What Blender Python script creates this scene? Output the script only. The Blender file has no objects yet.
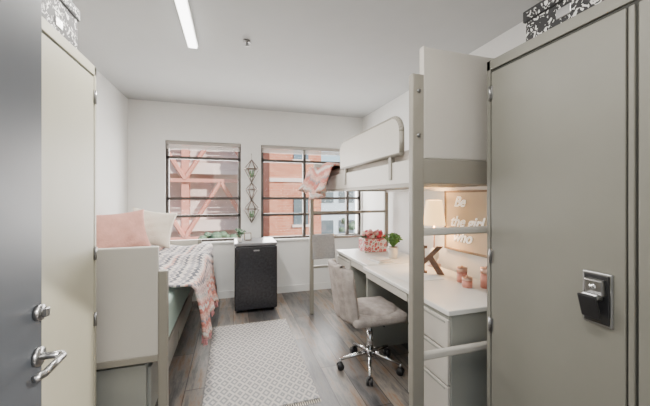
import bpy, bmesh, math, random
from mathutils import Vector, Matrix, Euler
random.seed(3)
scene=bpy.context.scene

# ---------------- materials ----------------
def newmat(name):
    m=bpy.data.materials.new(name); m.use_nodes=True
    nt=m.node_tree; b=nt.nodes['Principled BSDF']
    return m,nt,b
def mat(name,col,rough=0.6,metal=0.0,var=0.04,scale=6.0,bump=0.0,bscale=80.0,emit=None,estr=0,coat=0):
    m,nt,b=newmat(name)
    tc=nt.nodes.new('ShaderNodeTexCoord'); n=nt.nodes.new('ShaderNodeTexNoise')
    n.inputs['Scale'].default_value=scale; n.inputs['Detail'].default_value=4
    nt.links.new(tc.outputs['Object'],n.inputs['Vector'])
    r=nt.nodes.new('ShaderNodeValToRGB')
    r.color_ramp.elements[0].position=.3; r.color_ramp.elements[1].position=.7
    r.color_ramp.elements[0].color=[max(0,c*(1-var)) for c in col]+[1]
    r.color_ramp.elements[1].color=[min(1,c*(1+var)) for c in col]+[1]
    nt.links.new(n.outputs['Fac'],r.inputs['Fac']); nt.links.new(r.outputs['Color'],b.inputs['Base Color'])
    b.inputs['Roughness'].default_value=rough; b.inputs['Metallic'].default_value=metal
    if coat: b.inputs['Coat Weight'].default_value=coat
    if bump>0:
        n2=nt.nodes.new('ShaderNodeTexNoise'); n2.inputs['Scale'].default_value=bscale
        nt.links.new(tc.outputs['Object'],n2.inputs['Vector'])
        bp=nt.nodes.new('ShaderNodeBump'); bp.inputs['Strength'].default_value=bump; bp.inputs['Distance'].default_value=.01
        nt.links.new(n2.outputs['Fac'],bp.inputs['Height']); nt.links.new(bp.outputs['Normal'],b.inputs['Normal'])
    if emit:
        b.inputs['Emission Color'].default_value=list(emit)+[1]; b.inputs['Emission Strength'].default_value=estr
    return m
def mth(nt,op,a,b=None):
    n=nt.nodes.new('ShaderNodeMath'); n.operation=op
    for i,v in enumerate([a,b]):
        if v is None: continue
        if isinstance(v,(int,float)): n.inputs[i].default_value=v
        else: nt.links.new(v,n.inputs[i])
    return n.outputs[0]
def ramp(nt,fac,stops,const=False):
    r=nt.nodes.new('ShaderNodeValToRGB'); cr=r.color_ramp
    if const: cr.interpolation='CONSTANT'
    while len(cr.elements)<len(stops): cr.elements.new(.5)
    for e,(p,c) in zip(cr.elements,stops): e.position=p; e.color=list(c)+[1]
    nt.links.new(fac,r.inputs['Fac']); return r.outputs['Color']
def mixc(nt,kind,f,a,b_):
    mi=nt.nodes.new('ShaderNodeMix'); mi.data_type='RGBA'; mi.blend_type=kind
    if isinstance(f,(int,float)): mi.inputs[0].default_value=f
    else: nt.links.new(f,mi.inputs[0])
    nt.links.new(a,mi.inputs[6]); nt.links.new(b_,mi.inputs[7]); return mi.outputs[2]

M={}
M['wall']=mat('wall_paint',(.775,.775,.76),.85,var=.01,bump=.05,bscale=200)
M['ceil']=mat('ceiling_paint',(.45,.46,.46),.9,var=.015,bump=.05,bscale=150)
M['trim']=mat('trim_paint',(.78,.78,.76),.6,var=.01)
M['ward_r']=mat('wardrobe_laminate_gray',(.192,.188,.16),.45,var=.02)
M['ward_l']=mat('wardrobe_laminate_cream',(.37,.355,.275),.5,var=.02)
M['seam']=mat('dark_seam',(.04,.04,.035),.8)
M['door']=mat('door_paint_gray',(.055,.062,.072),.4,var=.03)
M['chrome']=mat('chrome',(.70,.70,.71),.18,1.0,var=.01)
M['steel']=mat('brushed_steel',(.34,.34,.34),.32,1.0,var=.03)
M['black']=mat('black_plastic',(.015,.015,.017),.4)
M['frame']=mat('window_frame_bronze',(.055,.045,.04),.5)
M['white']=mat('white_laminate',(.74,.735,.70),.35,var=.01)
M['bedpanel']=mat('bed_panel_white',(.51,.485,.44),.42,var=.015)
M['bedmetal']=mat('bed_metal_greige',(.25,.232,.195),.45,var=.02)
M['bedgray']=mat('bed_drawer_gray',(.29,.295,.265),.5,var=.02)
M['mattress']=mat('mattress_mint',(.50,.66,.60),.8,var=.03,bump=.1)
M['sheet']=mat('sheet_white',(.68,.62,.57),.9,var=.02,bump=.2,bscale=30)
M['pink']=mat('pillow_pink',(.64,.34,.28),.95,var=.08,scale=14,bump=.4,bscale=60)
M['cream']=mat('pillow_cream',(.80,.73,.62),.95,var=.04,bump=.5,bscale=70)
M['velvet']=mat('chair_velvet',(.34,.30,.275),.8,var=.22,scale=18,bump=.4,bscale=60)
M['towel']=mat('towel_gray',(.34,.34,.34),.95,var=.1,scale=40,bump=.6,bscale=120)
M['fridge']=mat('fridge_dark',(.028,.028,.032),.22,.2,var=.4,scale=40)
M['fridgetop']=mat('fridge_top',(.16,.16,.17),.3,var=.03)
M['pot']=mat('pot_white',(.8,.78,.74),.4)
M['leaf']=mat('leaf_green',(.10,.24,.05),.6,var=.5,scale=40)
M['leafd']=mat('leaf_sage',(.13,.22,.13),.6,var=.4,scale=40)
M['rose']=mat('rose_red',(.55,.05,.08),.7,var=.4,scale=50)
M['rosep']=mat('rose_pink',(.75,.35,.36),.7,var=.2,scale=50)
M['copper']=mat('copper_wire',(.17,.13,.11),.4,.5)
M['letter']=mat('letter_rustic',(.20,.12,.085),.6,var=.3,scale=30)
M['candle']=mat('candle_pink',(.72,.30,.23),.4,var=.06)
M['gold']=mat('rose_gold',(.75,.50,.40),.3,.9)
M['board']=mat('letter_board_tan',(.56,.46,.33),.7,var=.03)
M['wood']=mat('dark_wood_frame',(.22,.15,.09),.6,var=.15,scale=20)
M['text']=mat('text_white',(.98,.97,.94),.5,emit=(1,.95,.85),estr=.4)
M['paper']=mat('paper',(.8,.8,.78),.8,var=.01)
M['blind']=mat('roller_blind',(.38,.35,.32),.8,var=.02)
M['shade']=mat('lamp_shade',(.9,.75,.5),.8,emit=(1,.60,.24),estr=2.6)
M['tube']=mat('light_diffuser',(.95,.95,.93),.5,emit=(1,.98,.95),estr=8)
M['conc']=mat('exterior_concrete',(.76,.62,.55),.9,var=.08,scale=1)
M['brace']=mat('brace_paint_salmon',(.66,.27,.20),.6,var=.05,scale=1)
M['bracew']=mat('brace_paint_pale',(.80,.66,.60),.6,var=.05,scale=1)
M['garage']=mat('garage_back_wall',(.72,.58,.52),.9,var=.25,scale=.8)
M['glassb']=mat('exterior_window_blue',(.16,.22,.27),.15,.4)
M['extwhite']=mat('exterior_white',(.60,.72,.80),.8,var=.05,scale=1)
M['asph']=mat('asphalt',(.30,.29,.28),.9)
M['bark']=mat('bark',(.12,.08,.06),.9)

m,nt,b=newmat('window_glass'); out=nt.nodes['Material Output']
tr=nt.nodes.new('ShaderNodeBsdfTransparent'); gl=nt.nodes.new('ShaderNodeBsdfGlossy'); gl.inputs['Roughness'].default_value=.02
mx=nt.nodes.new('ShaderNodeMixShader'); mx.inputs[0].default_value=.04
nt.links.new(tr.outputs[0],mx.inputs[1]); nt.links.new(gl.outputs[0],mx.inputs[2]); nt.links.new(mx.outputs[0],out.inputs['Surface'])
M['glass']=m
# floor planks
m,nt,b=newmat('floor_planks')
tc=nt.nodes.new('ShaderNodeTexCoord'); mp=nt.nodes.new('ShaderNodeMapping'); mp.inputs['Rotation'].default_value=(0,0,math.pi/2)
nt.links.new(tc.outputs['Object'],mp.inputs['Vector'])
br=nt.nodes.new('ShaderNodeTexBrick'); br.inputs['Scale'].default_value=1; br.inputs['Brick Width'].default_value=1.1
br.inputs['Row Height'].default_value=.17; br.inputs['Mortar Size'].default_value=.003; br.inputs['Bias'].default_value=0
br.inputs['Color1'].default_value=(.055,.055,.058,1); br.inputs['Color2'].default_value=(.165,.148,.130,1); br.inputs['Mortar'].default_value=(.02,.018,.016,1)
nt.links.new(mp.outputs[0],br.inputs['Vector'])
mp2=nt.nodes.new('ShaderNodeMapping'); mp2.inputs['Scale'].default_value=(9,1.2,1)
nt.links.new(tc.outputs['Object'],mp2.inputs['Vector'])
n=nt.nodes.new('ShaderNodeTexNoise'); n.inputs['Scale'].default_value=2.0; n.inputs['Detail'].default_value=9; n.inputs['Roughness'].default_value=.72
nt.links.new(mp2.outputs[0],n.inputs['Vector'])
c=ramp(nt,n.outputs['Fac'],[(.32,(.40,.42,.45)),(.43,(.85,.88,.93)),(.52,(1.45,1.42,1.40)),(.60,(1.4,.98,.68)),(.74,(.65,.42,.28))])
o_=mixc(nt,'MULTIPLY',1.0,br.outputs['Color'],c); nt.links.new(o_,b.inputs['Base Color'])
b.inputs['Roughness'].default_value=.34
M['floor']=m
# rug
m,nt,b=newmat('rug_diamond_weave')
tc=nt.nodes.new('ShaderNodeTexCoord'); sp=nt.nodes.new('ShaderNodeSeparateXYZ'); nt.links.new(tc.outputs['Object'],sp.inputs[0])
def tri(o,s): return mth(nt,'ABSOLUTE',mth(nt,'SUBTRACT',mth(nt,'FRACT',mth(nt,'MULTIPLY',mth(nt,'ADD',o,10.0),s)),.5))
d=mth(nt,'ADD',tri(sp.outputs[0],14.0),tri(sp.outputs[1],10.0))
w=mth(nt,'FRACT',mth(nt,'MULTIPLY',d,2.0))
c=ramp(nt,w,[(0,(.55,.52,.49)),(.35,(.55,.52,.49)),(.48,(.27,.27,.28)),(.82,(.29,.29,.295)),(.95,(.55,.52,.49))])
nt.links.new(c,b.inputs['Base Color']); b.inputs['Roughness'].default_value=.95
bp=nt.nodes.new('ShaderNodeBump'); bp.inputs['Strength'].default_value=.5; bp.inputs['Distance'].default_value=.01
nt.links.new(w,bp.inputs['Height']); nt.links.new(bp.outputs[0],b.inputs['Normal'])
M['rug']=m
def blanket(name,s,p0,p1):
    m,nt,b=newmat(name)
    tc=nt.nodes.new('ShaderNodeTexCoord'); sp=nt.nodes.new('ShaderNodeSeparateXYZ'); nt.links.new(tc.outputs['UV'],sp.inputs[0])
    u,v=sp.outputs[0],sp.outputs[1]
    zig=mth(nt,'MULTIPLY',mth(nt,'ABSOLUTE',mth(nt,'SUBTRACT',mth(nt,'FRACT',mth(nt,'MULTIPLY',u,26.0)),.5)),.035)
    f=mth(nt,'FRACT',mth(nt,'MULTIPLY',mth(nt,'ADD',v,zig),s))
    W=(.66,.61,.57);G=(.13,.135,.16);G2=(.32,.31,.33)
    P=(.60,.22,.18);L=(.70,.42,.35)
    cg=ramp(nt,f,[(0,W),(.12,G2),(.24,W),(.30,G),(.40,W),(.50,L),(.57,G),(.66,W),(.76,G2),(.86,W),(.91,G)],True)
    cp=ramp(nt,f,[(0,L),(.12,P),(.2,W),(.30,P),(.42,L),(.58,G2),(.64,P),(.78,L),(.9,W)],True)
    k=nt.nodes.new('ShaderNodeMapRange'); k.inputs[1].default_value=p0; k.inputs[2].default_value=p1; nt.links.new(v,k.inputs[0])
    c=mixc(nt,'MIX',k.outputs[0],cg,cp)
    nz=nt.nodes.new('ShaderNodeTexNoise'); nz.inputs['Scale'].default_value=90; nt.links.new(tc.outputs['UV'],nz.inputs['Vector'])
    c2=ramp(nt,nz.outputs['Fac'],[(.35,(.6,.6,.62)),(.6,(1.05,1.03,1.02))])
    nt.links.new(mixc(nt,'MULTIPLY',1.0,c,c2),b.inputs['Base Color'])
    b.inputs['Roughness'].default_value=.95
    return m
M['blanket']=blanket('blanket_pattern',5.0,.68,.84)
M['blanket2']=blanket('blanket_pattern_pink',4.0,.4,.6)
m,nt,b=newmat('damask_black_white')
tc=nt.nodes.new('ShaderNodeTexCoord'); 
n=nt.nodes.new('ShaderNodeTexNoise'); n.inputs['Scale'].default_value=30; n.inputs['Detail'].default_value=1; n.inputs['Distortion'].default_value=2.5
nt.links.new(tc.outputs['Object'],n.inputs['Vector'])
c=ramp(nt,n.outputs['Fac'],[(0,(.012,.012,.014)),(.58,(.66,.66,.64))],True)
nt.links.new(c,b.inputs['Base Color']); b.inputs['Roughness'].default_value=.6
M['damask']=m
m,nt,b=newmat('floral_print')
tc=nt.nodes.new('ShaderNodeTexCoord'); n=nt.nodes.new('ShaderNodeTexVoronoi'); n.inputs['Scale'].default_value=26
nt.links.new(tc.outputs['Object'],n.inputs['Vector'])
c=ramp(nt,n.outputs['Distance'],[(0,(.75,.45,.42)),(.25,(.55,.04,.06)),(.40,(.75,.22,.22)),(.5,(.8,.75,.72)),(.75,(.2,.3,.15))],True)
nt.links.new(c,b.inputs['Base Color']); M['floral']=m
m,nt,b=newmat('exterior_brick')
tc=nt.nodes.new('ShaderNodeTexCoord'); mp=nt.nodes.new('ShaderNodeMapping'); mp.inputs['Rotation'].default_value=(math.pi/2,0,0)
nt.links.new(tc.outputs['Object'],mp.inputs['Vector'])
br=nt.nodes.new('ShaderNodeTexBrick'); br.inputs['Scale'].default_value=2.5
br.inputs['Color1'].default_value=(.52,.17,.09,1); br.inputs['Color2'].default_value=(.62,.24,.13,1); br.inputs['Mortar'].default_value=(.55,.33,.25,1)
nt.links.new(mp.outputs[0],br.inputs['Vector']); nt.links.new(br.outputs['Color'],b.inputs['Base Color']); b.inputs['Roughness'].default_value=.9
M['brick']=m

# ---------------- builder ----------------
class B:
    def __init__(s,name): s.name=name; s.bm=bmesh.new(); s.mats=[]; s.uv=s.bm.loops.layers.uv.new('UVMap')
    def mi(s,k):
        if k not in s.mats: s.mats.append(k)
        return s.mats.index(k)
    def absorb(s,b2,k,smooth=False,mtx=None):
        if mtx is not None: bmesh.ops.transform(b2,matrix=mtx,verts=b2.verts)
        i=s.mi(k)
        for f in b2.faces: f.material_index=i; f.smooth=smooth
        me=bpy.data.meshes.new('t'); b2.to_mesh(me); b2.free(); s.bm.from_mesh(me); bpy.data.meshes.remove(me)
    def box(s,x0,x1,y0,y1,z0,z1,k,bev=0.0,rot=None,seg=2):
        b2=bmesh.new(); bmesh.ops.create_cube(b2,size=1)
        bmesh.ops.scale(b2,vec=(abs(x1-x0),abs(y1-y0),abs(z1-z0)),verts=b2.verts)
        if bev>0: bmesh.ops.bevel(b2,geom=b2.edges[:],offset=bev,segments=seg,profile=.5,affect='EDGES')
        mt=Matrix.Translation(((x0+x1)/2,(y0+y1)/2,(z0+z1)/2))
        if rot: mt=mt@Euler(rot).to_matrix().to_4x4()
        s.absorb(b2,k,False,mt); return s
    def cyl(s,p,q,r,k,r2=None,seg=20,smooth=True):
        p,q=Vector(p),Vector(q); d=q-p; b2=bmesh.new()
        bmesh.ops.create_cone(b2,cap_ends=True,segments=seg,radius1=r,radius2=r if r2 is None else r2,depth=d.length)
        mt=Matrix.Translation((p+q)/2)@d.to_track_quat('Z','Y').to_matrix().to_4x4()
        s.absorb(b2,k,smooth,mt)
        return s
    def sph(s,c,r,k,seg=16):
        b2=bmesh.new(); bmesh.ops.create_uvsphere(b2,u_segments=seg,v_segments=seg//2+2,radius=1)
        r=(r,r,r) if isinstance(r,(int,float)) else r
        s.absorb(b2,k,True,Matrix.Translation(c)@Matrix.Diagonal((r[0],r[1],r[2],1))); return s
    def tube(s,pts,r,k,seg=10):
        for a,b_ in zip(pts,pts[1:]): s.cyl(a,b_,r,k,seg=seg)
        for p in pts[1:-1]: s.sph(p,r,k,seg=8)
        return s
    def prism(s,pts,d,k,mtx):
        b2=bmesh.new(); vs=[b2.verts.new((x,y,0)) for x,y in pts]; f=b2.faces.new(vs)
        r=bmesh.ops.extrude_face_region(b2,geom=[f]); 
        bmesh.ops.translate(b2,vec=(0,0,d),verts=[v for v in r['geom'] if isinstance(v,bmesh.types.BMVert)])
        bmesh.ops.recalc_face_normals(b2,faces=b2.faces[:])
        s.absorb(b2,k,False,mtx); return s
    def grid(s,fn,nu,nv,k,thick=0):
        i=s.mi(k); V=[[s.bm.verts.new(fn(a/nu,b_/nv)) for b_ in range(nv+1)] for a in range(nu+1)]
        fs=[]
        for a in range(nu):
            for b_ in range(nv):
                f=s.bm.faces.new((V[a][b_],V[a+1][b_],V[a+1][b_+1],V[a][b_+1])); f.material_index=i; f.smooth=True
                for l,(uu,vv) in zip(f.loops,((a,b_),(a+1,b_),(a+1,b_+1),(a,b_+1))): l[s.uv].uv=(uu/nu,vv/nv)
                fs.append(f)
        if thick: 
            s.bm.normal_update(); bmesh.ops.solidify(s.bm,geom=fs,thickness=thick)
        return s
    def pillow(s,c,w,h,t,k,rot=(0,0,0)):
        b2=bmesh.new(); N=24; 
        def pt(a,b_,sg):
            x=a*2-1; y=b_*2-1
            e=max(0,(1-abs(x)**2.4)*(1-abs(y)**2.4))**.5
            px=x*w/2*(1-.11*(1-y*y)) ; py=y*h/2*(1-.11*(1-x*x))
            return (px,py,sg*t/2*e*(1+.08*math.sin(7*x+3*y)+.04*math.sin(13*y-5*x)))
        for sg in (1,-1):
            V=[[b2.verts.new(pt(a/N,b_/N,sg)) for b_ in range(N+1)] for a in range(N+1)]
            for a in range(N):
                for b_ in range(N): b2.faces.new((V[a][b_],V[a+1][b_],V[a+1][b_+1],V[a][b_+1]))
        bmesh.ops.remove_doubles(b2,verts=b2.verts,dist=.0005); bmesh.ops.recalc_face_normals(b2,faces=b2.faces[:])
        s.absorb(b2,k,True,Matrix.Translation(c)@Euler(rot).to_matrix().to_4x4()); return s
    def done(s,parent=None):
        bm=s.bm; bm.verts.ensure_lookup_table()
        xs=[v.co for v in bm.verts]; mn=Vector([min(c[i] for c in xs) for i in range(3)]); mxx=Vector([max(c[i] for c in xs) for i in range(3)])
        o=(mn+mxx)/2; o.z=mn.z
        bmesh.ops.translate(bm,vec=-o,verts=bm.verts)
        me=bpy.data.meshes.new(s.name); bm.to_mesh(me); bm.free()
        for k in s.mats: me.materials.append(M[k])
        ob=bpy.data.objects.new(s.name,me); scene.collection.objects.link(ob)
        if parent is not None: ob.parent=parent; ob.location=o-parent.location
        else: ob.location=o
        return ob

XL,XR,YB,H=-1.27,1.98,4.45,2.65
Y0=-1.0
# ---------------- room shell ----------------
B('floor').box(XL-.1,XR+.1,Y0,YB+.25,-.12,0,'floor').done()
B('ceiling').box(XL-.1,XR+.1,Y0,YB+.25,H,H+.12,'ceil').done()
B('wall_left').box(XL-.12,XL,.15,YB+.25,0,H,'wall').done()
B('wall_right').box(XR,XR+.12,.15,YB+.25,0,H,'wall').done()
wx1=(-.842,.121); wx2=(.398,1.96); zb,zt=.78,2.15
w=B('wall_back')
w.box(XL,XR,YB,YB+.25,0,zb,'wall').box(XL,XR,YB,YB+.25,zt,H,'wall')
w.box(XL,wx1[0],YB,YB+.25,zb,zt,'wall').box(wx1[1],wx2[0],YB,YB+.25,zb,zt,'wall').box(wx2[1],XR,YB,YB+.25,zb,zt,'wall').done()
w=B('wall_front')
w.box(XL-.12,-.55,-.05,.15,0,H,'wall').box(.55,XR+.12,-.05,.15,0,H,'wall').box(-.55,.55,-.05,.15,2.15,H,'wall').done()
def window(name,x0,x1,muls,bars):
    w=B(name); y0,y1=YB+.04,YB+.09; f=.038
    w.box(x0,x1,y0,y1,zb,zb+f,'frame').box(x0,x1,y0,y1,zt-f,zt,'frame').box(x0,x0+f,y0,y1,zb,zt,'frame').box(x1-f,x1,y0,y1,zb,zt,'frame')
    for mx_ in muls: w.box(mx_-.022,mx_+.022,y0-.005,y1,zb,zt,'frame')
    for z in bars: w.box(x0,x1,y0,y1-.005,z-.018,z+.018,'frame')
    w.box(x0+.02,x1-.02,y0+.03,y0+.034,zb+.02,zt-.02,'glass')
    w.box(x0+.01,x1-.01,YB+.004,YB+.038,zt-.05,zt-.003,'blind',.008)
    for i in range(5): w.box(x0+.015,x1-.015,YB+.004,YB+.034,zt-.063-i*.011,zt-.058-i*.011,'blind')
    w.box(x0-.0,x1+.0,YB-.03,y0,zb-.02,zb+.006,'trim')
    return w.done()
window('window_1',wx1[0],wx1[1],[],[1.93,1.38,1.14])
window('window_2',wx2[0],wx2[1],[1.045,1.74],[1.93,1.38,1.14])
B('baseboard_back').box(XL,XR,YB-.015,YB,0,.10,'trim').done()
B('baseboard_left').box(XL,XL+.012,1.95,YB-.02,0,.10,'trim').done()
B('baseboard_right').box(XR-.012,XR,1.3,YB-.02,0,.10,'trim').done()
def strip(name,x,y0,y1):
    B(name).box(x-.04,x+.04,y0,y1,H-.022,H,'white').box(x-.033,x+.033,y0+.01,y1-.01,H-.04,H-.02,'tube',.006).done()
strip('added_fill_strip',-.305,1.45,2.70)
strip('added_fill_strip',.35,.25,1.0)  # added strip, out of view overhead, to light the near wardrobes and post
sx,sy=.115,2.52
B('sprinkler_head').cyl((sx,sy,H-.012),(sx,sy,H),.03,'steel').cyl((sx,sy,H-.04),(sx,sy,H-.01),.009,'steel').cyl((sx,sy,H-.045),(sx,sy,H-.04),.018,'steel').done()

# ---------------- entry door ----------------
d=B('door_1')
d.box(-.53,-.485,.16,1.0,.01,2.1,'door',.003)
Yh=.975
d.cyl((-.485,Yh,.985),(-.475,Yh,.985),.024,'steel').cyl((-.475,Yh,.985),(-.428,Yh,.985),.009,'steel')
d.tube([(-.432,Yh,.985),(-.424,Yh-.01,.985),(-.424,Yh-.09,.982),(-.436,Yh-.11,.98)],.009,'steel')
d.cyl((-.485,.975,1.10),(-.472,.975,1.10),.020,'steel').box(-.472,-.458,.968,.982,1.088,1.112,'steel',.003)
d.box(-.515,-.5,.998,1.003,.88,1.15,'steel')
d.done()

# ---------------- wardrobes ----------------
def wardrobe(name,xf,xw,y0,y1,k,doors,hinges):
    sg=1 if xw>xf else -1
    w=B(name); x0,x1=min(xf,xw),max(xf,xw)
    w.box(x0+(.014 if sg>0 else 0),x1-(0 if sg>0 else .014),y0,y1,0,2.1,k,.003)
    w.box(x0+(.01 if sg>0 else 0),x1-(0 if sg>0 else .01),y0+.02,y1-.02,.05,2.055,'seam')
    for a,b_ in doors: w.box(xf,xf+sg*.02,a,b_,.07,2.035,k,.004)
    w.box(xf+sg*.002,xf+sg*.03,y0,y1,2.05,2.10,k,.002); w.box(xf+sg*.002,xf+sg*.03,y0,y1,0,.06,k,.002); w.box(xf+sg*.002,xf+sg*.03,y1-.022,y1,0,2.1,k,.002)
    for hy in hinges:
        for z in (1.93,1.1,.75,.25):
            w.cyl((xf-sg*.006,hy,z-.035),(xf-sg*.006,hy,z+.035),.006,'steel',seg=10)
            w.box(xf-sg*.003,xf+sg*.002,hy-.014,hy+.014,z-.033,z+.033,'steel')
    return w
w=wardrobe('wardrobe',1.264,XR-.01,.17,1.27,'ward_r',[(.685,1.24),(.661,.679),(.20,.652)],[1.243])
# recessed paddle latch: steel plate, dark recess, angled paddle
y,z=.765,1.035
w.box(1.256,1.266,y-.048,y+.048,z-.095,z+.095,'steel',.005)
w.box(1.252,1.258,y-.040,y+.040,z-.087,z+.087,'black',.003)
w.box(1.236,1.256,y-.030,y+.030,z+.012,z+.072,'steel',.006,rot=(0,-.12,0))
w.box(1.210,1.222,y-.030,y+.030,z-.066,z+.020,'black',.005,rot=(0,-.30,0))
w.box(1.215,1.250,y-.026,y+.026,z+.0,z+.02,'steel',.006,rot=(0,.2,0))
w.cyl((1.245,y,z+.045),(1.232,y,z+.045),.010,'chrome')
w.done()
wardrobe('wardrobe',-.70,XL+.01,.45,1.94,'ward_l',[(1.30,1.905),(.5,1.27)],[1.91]).done()
def hatbox(name,x0,x1,y0,y1,h):
    z=2.1
    b=B(name); b.box(x0,x1,y0,y1,z,z+h,'damask',.004)
    b.box(x0-.008,x1+.008,y0-.008,y1+.008,z+h-.045,z+h+.008,'black',.004)
    b.box(x0-.010,x1+.010,y0+.01,y1-.01,z+h-.04,z+h-.005,'damask',.002)
    b.box(x0-.004,x1+.004,(y0+y1)/2-.03,(y0+y1)/2+.03,z+.04,z+.08,'steel',.003); b.done()
hatbox('storage_box',-1.05,-.725,1.44,1.79,.21)
hatbox('storage_box',1.30,1.62,.74,1.08,.15)

# ---------------- left bed ----------------
b=B('single_bed')
yn=2.0; xl=XL+.03; xr=-.37
b.box(xl,xr-.045,yn,yn+.03,.47,1.11,'bedpanel',.008)
b.box(xl,xr-.045,yn-.004,yn+.034,.435,.475,'bedmetal',.004)
b.box(xr-.045,xr+.005,yn-.005,yn+.04,0,.965,'bedmetal',.006)
b.box(xl,xl+.045,yn,yn+.04,0,.965,'bedmetal',.004)
b.box(xl,xr,4.17,4.2,.47,.86,'bedpanel',.008)
for x in (xl,xr-.045): b.box(x,x+.045,4.16,4.205,0,.86,'bedmetal',.005)
b.box(xr-.04,xr-.01,yn+.03,4.17,.40,.49,'bedmetal',.004)
b.box(xl,xl+.03,yn+.03,4.17,.40,.49,'bedmetal',.004)
b.box(xl+.02,xr-.02,yn+.04,4.16,.455,.48,'bedgray')
b.box(xl+.02,-.49,yn+.05,4.12,.03,.40,'bedgray',.004)
for i in range(2):
    a=yn+.08+i*1.01; b.box(-.492,-.47,a,a+.98,.06,.37,'bedgray',.006); b.box(-.472,-.455,a+.4,a+.58,.30,.315,'steel',.003)
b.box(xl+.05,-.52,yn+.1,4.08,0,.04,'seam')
bed=b.done()
b=B('mattress')
b.box(xl+.035,xr-.01,yn+.05,4.15,.485,.76,'mattress',.04,seg=4)
b.done(bed)
def drape(u,v):
    y=2.25+u*1.85
    x0=XL+.06; top=.91; R=.06; hang=.32+.24*u+.05*math.sin(u*9)
    s=v*(top+R*1.57+hang); zt_=.80
    puff=.014*math.sin(u*21+v*5)+.016*math.sin(v*17+u*4)
    if s<top: return (x0+s,y,zt_+puff+.01)
    s2=s-top
    if s2<R*1.57:
        a=s2/R; return (x0+top+R*math.sin(a),y,zt_-R+R*math.cos(a)+puff+.01)
    s3=s2-R*1.57; k=s3/hang
    rip=.035*k*math.sin(u*30+1)+.02*k*math.sin(u*13)+.04*k
    return (x0+top+R+rip+puff*.5,y+.03*k*math.sin(u*25),zt_-R-s3)
b=B('bed_blanket'); b.grid(drape,90,60,'blanket',.016)
for i in range(90):
    p=Vector(drape((i+.5)/90,1.0)); b.cyl(p+Vector((0,0,.01)),p+Vector((random.uniform(-.01,.01),random.uniform(-.01,.01),-.05)),.0035,'rosep',r2=.005,seg=5)
b.done()
B('bed_pillow').pillow((-1.04,3.42,1.055),.52,.42,.18,'pink',(math.radians(74),math.radians(-4),math.radians(38))).done()
B('bed_pillow').pillow((-.86,3.82,1.055),.46,.42,.18,'cream',(math.radians(70),math.radians(10),math.radians(4))).done()

# ---------------- loft bed ----------------
b=B('loft_bed')
x0,x1,ya,yb=.89,1.93,1.37,3.56
b.box(x0,x0+.07,ya,ya+.04,0,2.04,'bedmetal',.006)
b.box(x0,x0+.045,yb-.04,yb,0,1.75,'bedmetal',.005)
for y in (ya,yb-.04): b.box(x1-.05,x1,y,y+.04,0,2.04,'bedmetal',.005)
b.box(x0+.075,x1-.05,ya+.005,ya+.035,1.60,2.19,'bedpanel',.01)
b.box(x0+.066,x0+.08,ya+.0,ya+.04,1.6,2.19,'bedpanel',.003)
b.box(x0+.05,x1-.04,yb-.035,yb-.005,1.60,1.80,'bedpanel',.01)
b.box(x0+.06,x1-.04,ya+.002,ya+.04,1.47,1.60,'bedmetal',.004)
b.box(x0+.04,x1-.04,yb-.038,yb-.002,1.47,1.60,'bedmetal',.004)
b.box(x0+.01,x0+.04,ya+.03,yb-.03,1.46,1.60,'bedpanel',.005)
b.box(x0+.005,x0+.045,ya+.03,yb-.03,1.45,1.475,'bedmetal',.003)
b.box(x1-.04,x1-.01,ya+.03,yb-.03,1.46,1.60,'bedpanel',.005)
for i in range(16):
    y=ya+.1+i*.13; b.box(x0+.04,x1-.04,y,y+.07,1.485,1.505,'bedmetal',.002)
for z in (1.215,.56):
    b.box(x0+.06,x1-.04,ya+.002,ya+.036,z-.02,z+.02,'bedpanel',.012,seg=4)
for z in (1.215,.91,.56):
    b.box(x0+.04,x1-.04,yb-.036,yb-.006,z-.015,z+.015,'bedmetal',.005)
L0,L1,zA,zB_=1.50,2.48,1.645,1.855; R=.09
pts=[(L0,zA),(L1-.02,zA)]
for i in range(9):
    a=i/8*math.pi/2; pts.append((L1-R+R*math.cos(a),zB_-R+R*math.sin(a)))
for i in range(9):
    a=math.pi/2+i/8*math.pi/2; pts.append((L0+R+R*math.cos(a),zB_-R+R*math.sin(a)))
mt=Matrix(((0,0,1,x0-.002),(1,0,0,0),(0,1,0,0),(0,0,0,1)))
b.prism(pts,.03,'bedpanel',mt)
b.tube([(x0+.013,p[0],p[1]) for p in pts[1:]+pts[:2]],.016,'bedmetal',seg=8)
for y in (1.6,2.35): b.box(x0+.002,x0+.03,y,y+.03,1.5,1.66,'bedmetal',.003)
for z in (1.95,1.72): b.cyl((x0+.035,ya-.006,z),(x0+.035,ya,z),.01,'steel',seg=10)
loft=b.done()
B('loft_mattress').box(x0+.045,x1-.045,ya+.05,yb-.05,1.507,1.67,'sheet',.04,seg=4).done(loft)
def drape2(u,v):
    y=2.58+u*.95; xs=1.85; top=xs-.885; R=.05; hang=.22+.05*math.sin(u*6)
    s=v*(top+R*1.57+hang); z0=1.715+.02*math.sin(u*11+v*7)
    if s<top: return (xs-s,y,z0)
    s2=s-top
    if s2<R*1.57:
        a=s2/R; return (xs-top-R*math.sin(a),y,z0-R+R*math.cos(a))
    s3=s2-R*1.57; k=s3/hang
    return (xs-top-R-.06*k*(1+math.sin(u*24)),y,z0-R-s3)
B('loft_blanket').grid(drape2,60,50,'blanket2',.016).done(loft)
b=B('hanging_towel')
def tw(u,v):
    x=.915+u*.28; s=v*.62-.31; z0=.937; R=.026
    if abs(s)<.04:
        a=s/.04*math.pi/2; return (x,yb-.021+R*math.sin(a),z0-R*.9+R*math.cos(a)+.014)
    sg=1 if s>0 else -1
    return (x+.004*math.sin(s*20),yb-.021+sg*(R+.006*math.sin(u*9)*(abs(s))*3),z0-R*.9+.014-(abs(s)-.04))
b.grid(tw,16,60,'towel',.006); b.done(loft)

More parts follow.
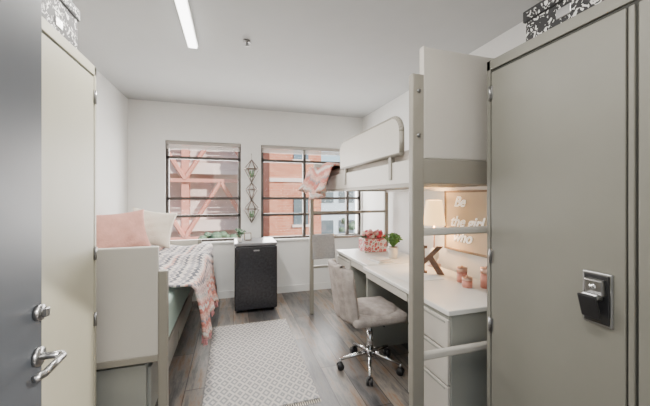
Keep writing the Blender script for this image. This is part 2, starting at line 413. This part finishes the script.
# ---------------- desks ----------------
def desk(name,y0,y1,x0,ped_far,zt_=.76):
    x1=x0+.66; d=B(name)
    d.box(x0-.01,x1,y0,y1,zt_-.03,zt_,'white',.005)
    d.box(x0+.01,x1-.02,y0+.02,y1-.02,zt_-.10,zt_-.03,'bedgray',.003)
    d.box(x0+.003,x0+.015,y0+.45 if not ped_far else y0+.04,y1-.04 if not ped_far else y1-.45,zt_-.095,zt_-.04,'bedpanel',.003)
    p0,p1=(y1-.43,y1-.01) if ped_far else (y0+.01,y0+.43)
    d.box(x0+.015,x1-.02,p0,p1,.02,zt_-.03,'bedgray',.004)
    for za,zc in ((.05,.32),(.33,.52),(.53,.70)):
        d.box(x0-.003,x0+.016,p0+.008,p1-.008,za,zc,'bedpanel',.004)
        d.box(x0-.006,x0+.0,p0+.03,p1-.03,zc-.022,zc-.010,'bedgray',.002)
    e0,e1=(y0+.01,y0+.035) if ped_far else (y1-.035,y1-.01)
    d.box(x0+.02,x1-.02,e0,e1,0,zt_-.03,'bedgray',.003)
    d.box(x1-.04,x1-.02,y0+.03,y1-.03,.3,zt_-.03,'bedgray')
    for x in (x0+.04,x1-.06):
        for y in (p0+.04,p1-.04): d.cyl((x,y,0),(x,y,.03),.015,'black',seg=10)
    return d.done()
desk('desk',1.43,2.60,1.17,False)
desk('desk',2.615,3.50,1.22,True)

# ---------------- chair ----------------
c=B('office_chair'); cx,cy=1.09,2.30
for i in range(5):
    a=math.radians(100+72*i); ex,ey=cx+.25*math.cos(a),cy+.25*math.sin(a)
    c.cyl((cx,cy,.13),(ex,ey,.085),.019,'chrome',r2=.012,seg=12)
    c.cyl((ex,ey,.05),(ex,ey,.09),.010,'chrome',seg=8)
    t=Vector((-math.sin(a),math.cos(a),0))
    p=Vector((ex,ey,.028))
    for s_ in (-1,1): c.cyl(p+t*.006*s_,p+t*.024*s_,.028,'black',seg=16)
    c.box(ex-.014,ex+.014,ey-.014,ey+.014,.04,.06,'black',.004)
c.cyl((cx,cy,.09),(cx,cy,.15),.032,'chrome'); c.cyl((cx,cy,.14),(cx,cy,.30),.024,'chrome'); c.cyl((cx,cy,.28),(cx,cy,.42),.014,'chrome')
c.box(cx-.10,cx+.10,cy-.07,cy+.07,.405,.425,'black',.006)
c.tube([(cx+.03,cy-.08,.41),(cx+.03,cy-.19,.405)],.006,'black')
c.box(cx-.23,cx+.23,cy-.235,cy+.235,.42,.50,'velvet',.036,seg=4)
c.sph((cx+.01,cy,.495),(.21,.215,.03),'velvet',seg=24)
def back(u,v):
    a=(u-.5)*1.5; R=.30; hgt=.46+v*.42
    wfac=1-.18*max(0,(v-.75)/.25)**2-.10*(1-v)
    y=cy+R*math.sin(a)*wfac*.98; x=cx-.225+(R-R*math.cos(a))*.75-.06*v
    zz=hgt-.05*abs(2*u-1)**3*v
    tuft=.014*abs(math.sin(u*math.pi*5))
    return (x-tuft,y,zz)
c.grid(back,60,22,'velvet',.05)
c.tube([(cx-.05,cy,.415),(cx-.20,cy,.415),(cx-.235,cy,.47)],.016,'chrome')
c.done()

# ---------------- fridge ----------------
f=B('mini_fridge')
f.box(.03,.535,3.83,4.28,.03,.83,'fridge',.008)
f.box(.03,.535,3.775,3.825,.04,.80,'fridge',.012,seg=3)
f.box(.028,.537,3.785,4.28,.805,.842,'fridgetop',.01)
f.box(.05,.08,3.768,3.778,.55,.76,'black',.004)
f.box(.25,.32,3.771,3.776,.745,.76,'steel',.001)
for x in (.07,.49):
    for y in (3.85,4.24): f.cyl((x,y,0),(x,y,.035),.018,'black',seg=10)
f.done()
def plant(name,x,y,z,r,h,leafk,n,lh,big=.02):
    p=B(name)
    p.cyl((x,y,z),(x,y,z+h),r*.75,'pot',r2=r); p.cyl((x,y,z+h-.01),(x,y,z+h+.004),r*1.06,'pot'); p.cyl((x,y,z+h),(x,y,z+h+.006),r*.85,'bark')
    for i in range(n):
        a=random.uniform(0,6.28); t=random.uniform(.05,.9); L=lh*random.uniform(.5,1)
        tip=Vector((x+math.cos(a)*L*t*.7,y+math.sin(a)*L*t*.7,z+h+L*(1-t*.4)))
        p.cyl((x,y,z+h),tip,.0018,leafk,seg=5)
        b2=bmesh.new(); bmesh.ops.create_uvsphere(b2,u_segments=8,v_segments=6,radius=1)
        mt=Matrix.Translation(tip)@Euler((random.uniform(-.8,.8),random.uniform(-.8,.8),a)).to_matrix().to_4x4()@Matrix.Diagonal((big,big*.5,big*.18,1))
        p.absorb(b2,leafk,True,mt)
    return p.done()
plant('potted_succulent',.09,3.92,.842,.032,.05,'leafd',30,.13,.024)
plant('potted_plant',1.62,2.86,.76,.055,.11,'leaf',110,.17,.022)
B('picture_frame').box(.15,.24,4.05,4.065,.842,.94,'wood',.003,rot=(-.12,0,0)).box(.16,.23,4.044,4.052,.852,.93,'paper',rot=(-.12,0,0)).done()
b=B('geometric_wall_hanging'); X,Y=.262,YB-.085
def gem(zc,rw,hh):
    ring=[Vector((X+rw*math.cos(math.pi/3*i),Y+.065*math.sin(math.pi/3*i)*1.1,zc+.2*hh)) for i in range(6)]
    T=Vector((X,Y,zc+hh)); Bo=Vector((X,Y,zc-hh))
    for i in range(6):
        b.cyl(ring[i],ring[(i+1)%6],.0055,'copper',seg=6); b.cyl(ring[i],T,.0055,'copper',seg=6); b.cyl(ring[i],Bo,.0055,'copper',seg=6)
gem(1.76,.10,.16); gem(1.48,.08,.12); gem(1.20,.105,.16)
for a,c_ in ((2.0,1.92),(1.60,1.60),(1.36,1.36)):
    if a>c_: b.cyl((X,Y,c_),(X,Y,a),.002,'copper',seg=5)
b.cyl((X,Y,2.0),(X,YB,2.0),.004,'copper',seg=6)
for zz in (1.70,1.14):
    b.sph((X,Y,zz),(.045,.035,.03),'leafd',10); b.sph((X+.02,Y,zz+.04),(.015,.015,.04),'leafd',8); b.sph((X-.02,Y-.01,zz+.035),(.012,.015,.035),'leafd',8)
b.done()

# ---------------- desk clutter ----------------
fb=B('rose_bouquet_box'); fb.box(1.46,1.74,3.22,3.40,.76,.91,'floral',.004)
for i in range(42):
    x=random.uniform(1.48,1.72); y=random.uniform(3.24,3.38); r=random.uniform(.018,.028)
    q=random.uniform(.92,.99); kk=random.choice(['rose','rose','rosep','cream'])
    fb.sph((x,y,q),(r,r,r*.8),kk,8); fb.sph((x+r*.3,y-r*.3,q+r*.5),(r*.6,r*.6,r*.6),kk,8)
    if i%3==0: fb.sph((x,y+.02,q-.02),(.03,.012,.02),'leafd',6)
fb.done()
k=B('letter_k'); mt=Matrix.Translation((1.60,2.20,.76))@Euler((math.pi/2,0,math.radians(-38))).to_matrix().to_4x4()
S=.23
k.prism([(-.09,0),(-.09,S),(-.045,S),(-.045,0)],.035,'letter',mt)
k.prism([(-.045,.075),(-.045,.125),(.05,S),(.10,S)],.035,'letter',mt)
k.prism([(-.02,.125),(.015,.15),(.11,0),(.055,0)],.035,'letter',mt)
k.prism([(-.11,0),(-.11,.02),(-.025,.02),(-.025,0)],.035,'letter',mt)
k.prism([(-.11,S-.02),(-.11,S),(-.025,S),(-.025,S-.02)],.035,'letter',mt)
k.done()
for (x,y,r,h) in ((1.66,1.90,.036,.11),(1.72,1.73,.038,.14),(1.60,1.78,.034,.07)):
    B('candle_jar').cyl((x,y,.76),(x,y,.76+h*.72),r,'candle').cyl((x,y,.76+h*.72),(x,y,.76+h),r*1.04,'gold').sph((x,y,.76+h+.006),.008,'gold',8).done()
l=B('table_lamp'); x,y=1.80,2.42
l.cyl((x,y,.76),(x,y,.78),.06,'gold').cyl((x,y,.78),(x,y,1.14),.009,'gold')
l.sph((x,y,.86),(.045,.045,.07),'pot')
def sh(u,v):
    a=u*2*math.pi; r=.10-.03*v; return (x+r*math.cos(a),y+r*math.sin(a),1.14+.23*v)
l.grid(sh,32,4,'shade'); l.done()
B('notebook').box(1.34,1.50,2.66,2.86,.76,.775,'paper',.002,rot=(0,0,.1)).box(1.35,1.49,2.68,2.84,.775,.785,'sheet',.002,rot=(0,0,.2)).done()
B('desk_mat').box(1.26,1.58,2.0,2.45,.76,.763,'paper',.001).done()
sb=B('wall_sign'); sb.box(XR-.022,XR-.004,1.90,2.46,.92,1.45,'board',.002)
for a in ((1.89,2.47,.91,.93),(1.89,2.47,1.44,1.46),(1.89,1.91,.91,1.46),(2.45,2.47,.91,1.46)): sb.box(XR-.03,XR-.001,a[0],a[1],a[2],a[3],'wood',.002)
so=sb.done()
for i,(t,z,s_,yy) in enumerate((('Be',1.315,.13,2.27),('the girl',1.135,.135,2.195),('who',1.00,.13,2.24))):
    cu=bpy.data.curves.new('lettering_%d'%i,'FONT'); cu.body=t; cu.size=s_; cu.extrude=.003; cu.shear=.4; cu.align_x='CENTER'; cu.offset=.0018
    to=bpy.data.objects.new('lettering_%d'%i,cu); scene.collection.objects.link(to)
    dg=bpy.context.evaluated_depsgraph_get(); me=bpy.data.meshes.new_from_object(to.evaluated_get(dg)); bpy.data.objects.remove(to)
    me.materials.clear(); me.materials.append(M['text'])
    to=bpy.data.objects.new('lettering_%d'%i,me); scene.collection.objects.link(to)
    to.parent=so
    to.matrix_basis=Matrix.Translation(-so.location)@Matrix.Translation((XR-.027,yy,z))@Matrix(((0,0,-1,0),(-1,0,0,0),(0,1,0,0),(0,0,0,1)))

# ---------------- rug ----------------
b=B('area_rug'); b.box(-.19,.585,2.03,3.45,.001,.012,'rug',.004)
for i in range(50):
    x=-.18+i*.0155
    for y,s_ in ((2.03,-1),(3.45,1)): b.box(x,x+.005,min(y,y+s_*.03),max(y,y+s_*.03),.001,.005,'cream')
b.done()

# ---------------- exterior ----------------
GZ=-5
B('street_ground').box(-30,40,5,60,GZ-.1,GZ,'asph').done()
e=B('parking_garage'); Yg=15; XE=1.25
e.box(-14,XE,Yg+1.0,Yg+1.3,GZ,12,'garage')
for i in range(7):
    z=GZ+i*2.6; e.box(-14,XE,Yg,Yg+1.0,z+2.35,z+2.6,'conc'); e.box(-14,XE,Yg-.05,Yg+.1,z+2.25,z+2.75,'conc')
    for q in range(3): e.box(-14,XE,Yg-.02,Yg+.02,z+2.9+q*.2,z+2.93+q*.2,'bracew')
W=3.0
for i in range(6):
    x=-14.0+i*W
    if x+.15<XE: e.box(x-.15,x+.15,Yg-.15,Yg+.4,GZ,12,'brace')
for i in range(5):
    x=-14.0+i*W
    for j in range(5):
        z=GZ+j*2.6-.6; m_=x+W/2
        e.cyl((x,Yg-.25,z),(m_,Yg-.25,z+2.5),.10,'brace',seg=6,smooth=False)
        e.cyl((m_,Yg-.25,z+2.5),(x+W,Yg-.25,z),.10,'brace',seg=6,smooth=False)
        e.box(x,x+W,Yg-.3,Yg-.2,z+2.46,z+2.62,'brace')
e.done()
e=B('brick_building'); e.box(1.40,3.5,12,14.5,GZ,11,'brick')
for i in range(6):
    z=GZ+.1+i*2.6
    for x in (2.35,):
        e.box(x,x+.6,11.95,12.05,z,z+1.0,'glassb'); e.box(x-.06,x+.66,11.9,12.04,z-.1,z,'conc')
    e.box(1.40,3.5,11.93,12.02,z+1.7,z+1.85,'conc')
e.done()
e=B('white_office_building'); e.box(5.2,18,20,26,GZ,3.0,'extwhite')
for i in range(3):
    for j in range(8): e.box(5.6+j*1.5,6.7+j*1.5,19.95,20.05,GZ+.8+i*2.6,GZ+2.2+i*2.6,'glassb')
e.done()
def tree(x,y,h):
    t=B('street_tree'); t.cyl((x,y,GZ),(x,y,GZ+h*.6),.13,'bark',r2=.07)
    for i in range(90):
        a=random.uniform(0,6.28); r=random.uniform(.1,1.1); zz=GZ+h*.5+random.uniform(0,h*.5)
        q=random.uniform(.10,.24); t.sph((x+r*math.cos(a),y+r*math.sin(a),zz),(q,q,q*.8),'leafd',seg=6)
    t.done()
tree(-.4,10.5,5.2); tree(4.9,11.5,5.6); tree(-2.6,11,4.2)

# ---------------- lights ----------------
def area(name,loc,sx,sy,p,col=(1,1,1),rot=(0,0,0)):
    l=bpy.data.lights.new(name,'AREA'); l.shape='RECTANGLE'; l.size=sx; l.size_y=sy; l.energy=p; l.color=col
    o=bpy.data.objects.new(name,l); o.location=loc; o.rotation_euler=rot; scene.collection.objects.link(o); return o
area('added_fill_lamp',(-.305,2.08,H-.046),.06,1.2,48,(1,.96,.90))
area('added_fill_lamp',(.35,.62,H-.046),.06,.72,24,(1,.96,.90))  # fill lamp for the added, unseen strip
area('window_daylight',(-.36,YB+.3,1.5),1.0,1.3,90,(1,.97,.93),(math.radians(-90),0,0))
area('window_daylight',(1.2,YB+.3,1.5),1.5,1.3,135,(1,.97,.93),(math.radians(-90),0,0))
l=bpy.data.lights.new('lamp_bulb','POINT'); l.energy=18; l.color=(1,.66,.34); l.shadow_soft_size=.05
o=bpy.data.objects.new('lamp_bulb',l); o.location=(1.80,2.42,1.26); scene.collection.objects.link(o)
s=bpy.data.lights.new('sun','SUN'); s.energy=7.5; s.color=(1,.94,.86); s.angle=.02
o=bpy.data.objects.new('sun',s); o.rotation_euler=Vector((-.55,.85,-.55)).to_track_quat('-Z','Y').to_euler(); scene.collection.objects.link(o)
wd=bpy.data.worlds.new('world'); scene.world=wd; wd.use_nodes=True; nt=wd.node_tree
sk=nt.nodes.new('ShaderNodeTexSky'); sk.sky_type='NISHITA'; sk.sun_disc=False; sk.sun_elevation=math.radians(40); sk.sun_rotation=math.radians(140)
nt.links.new(sk.outputs[0],nt.nodes['Background'].inputs['Color']); nt.nodes['Background'].inputs['Strength'].default_value=.30

# ---------------- camera ----------------
cam=bpy.data.cameras.new('camera'); cam.lens=36*305/650; cam.sensor_width=36; cam.clip_start=.02; cam.shift_y=-6/650
co=bpy.data.objects.new('camera',cam); co.location=(0,0,1.4); co.rotation_euler=(math.pi/2,0,-math.radians(16.96))
scene.collection.objects.link(co); scene.camera=co
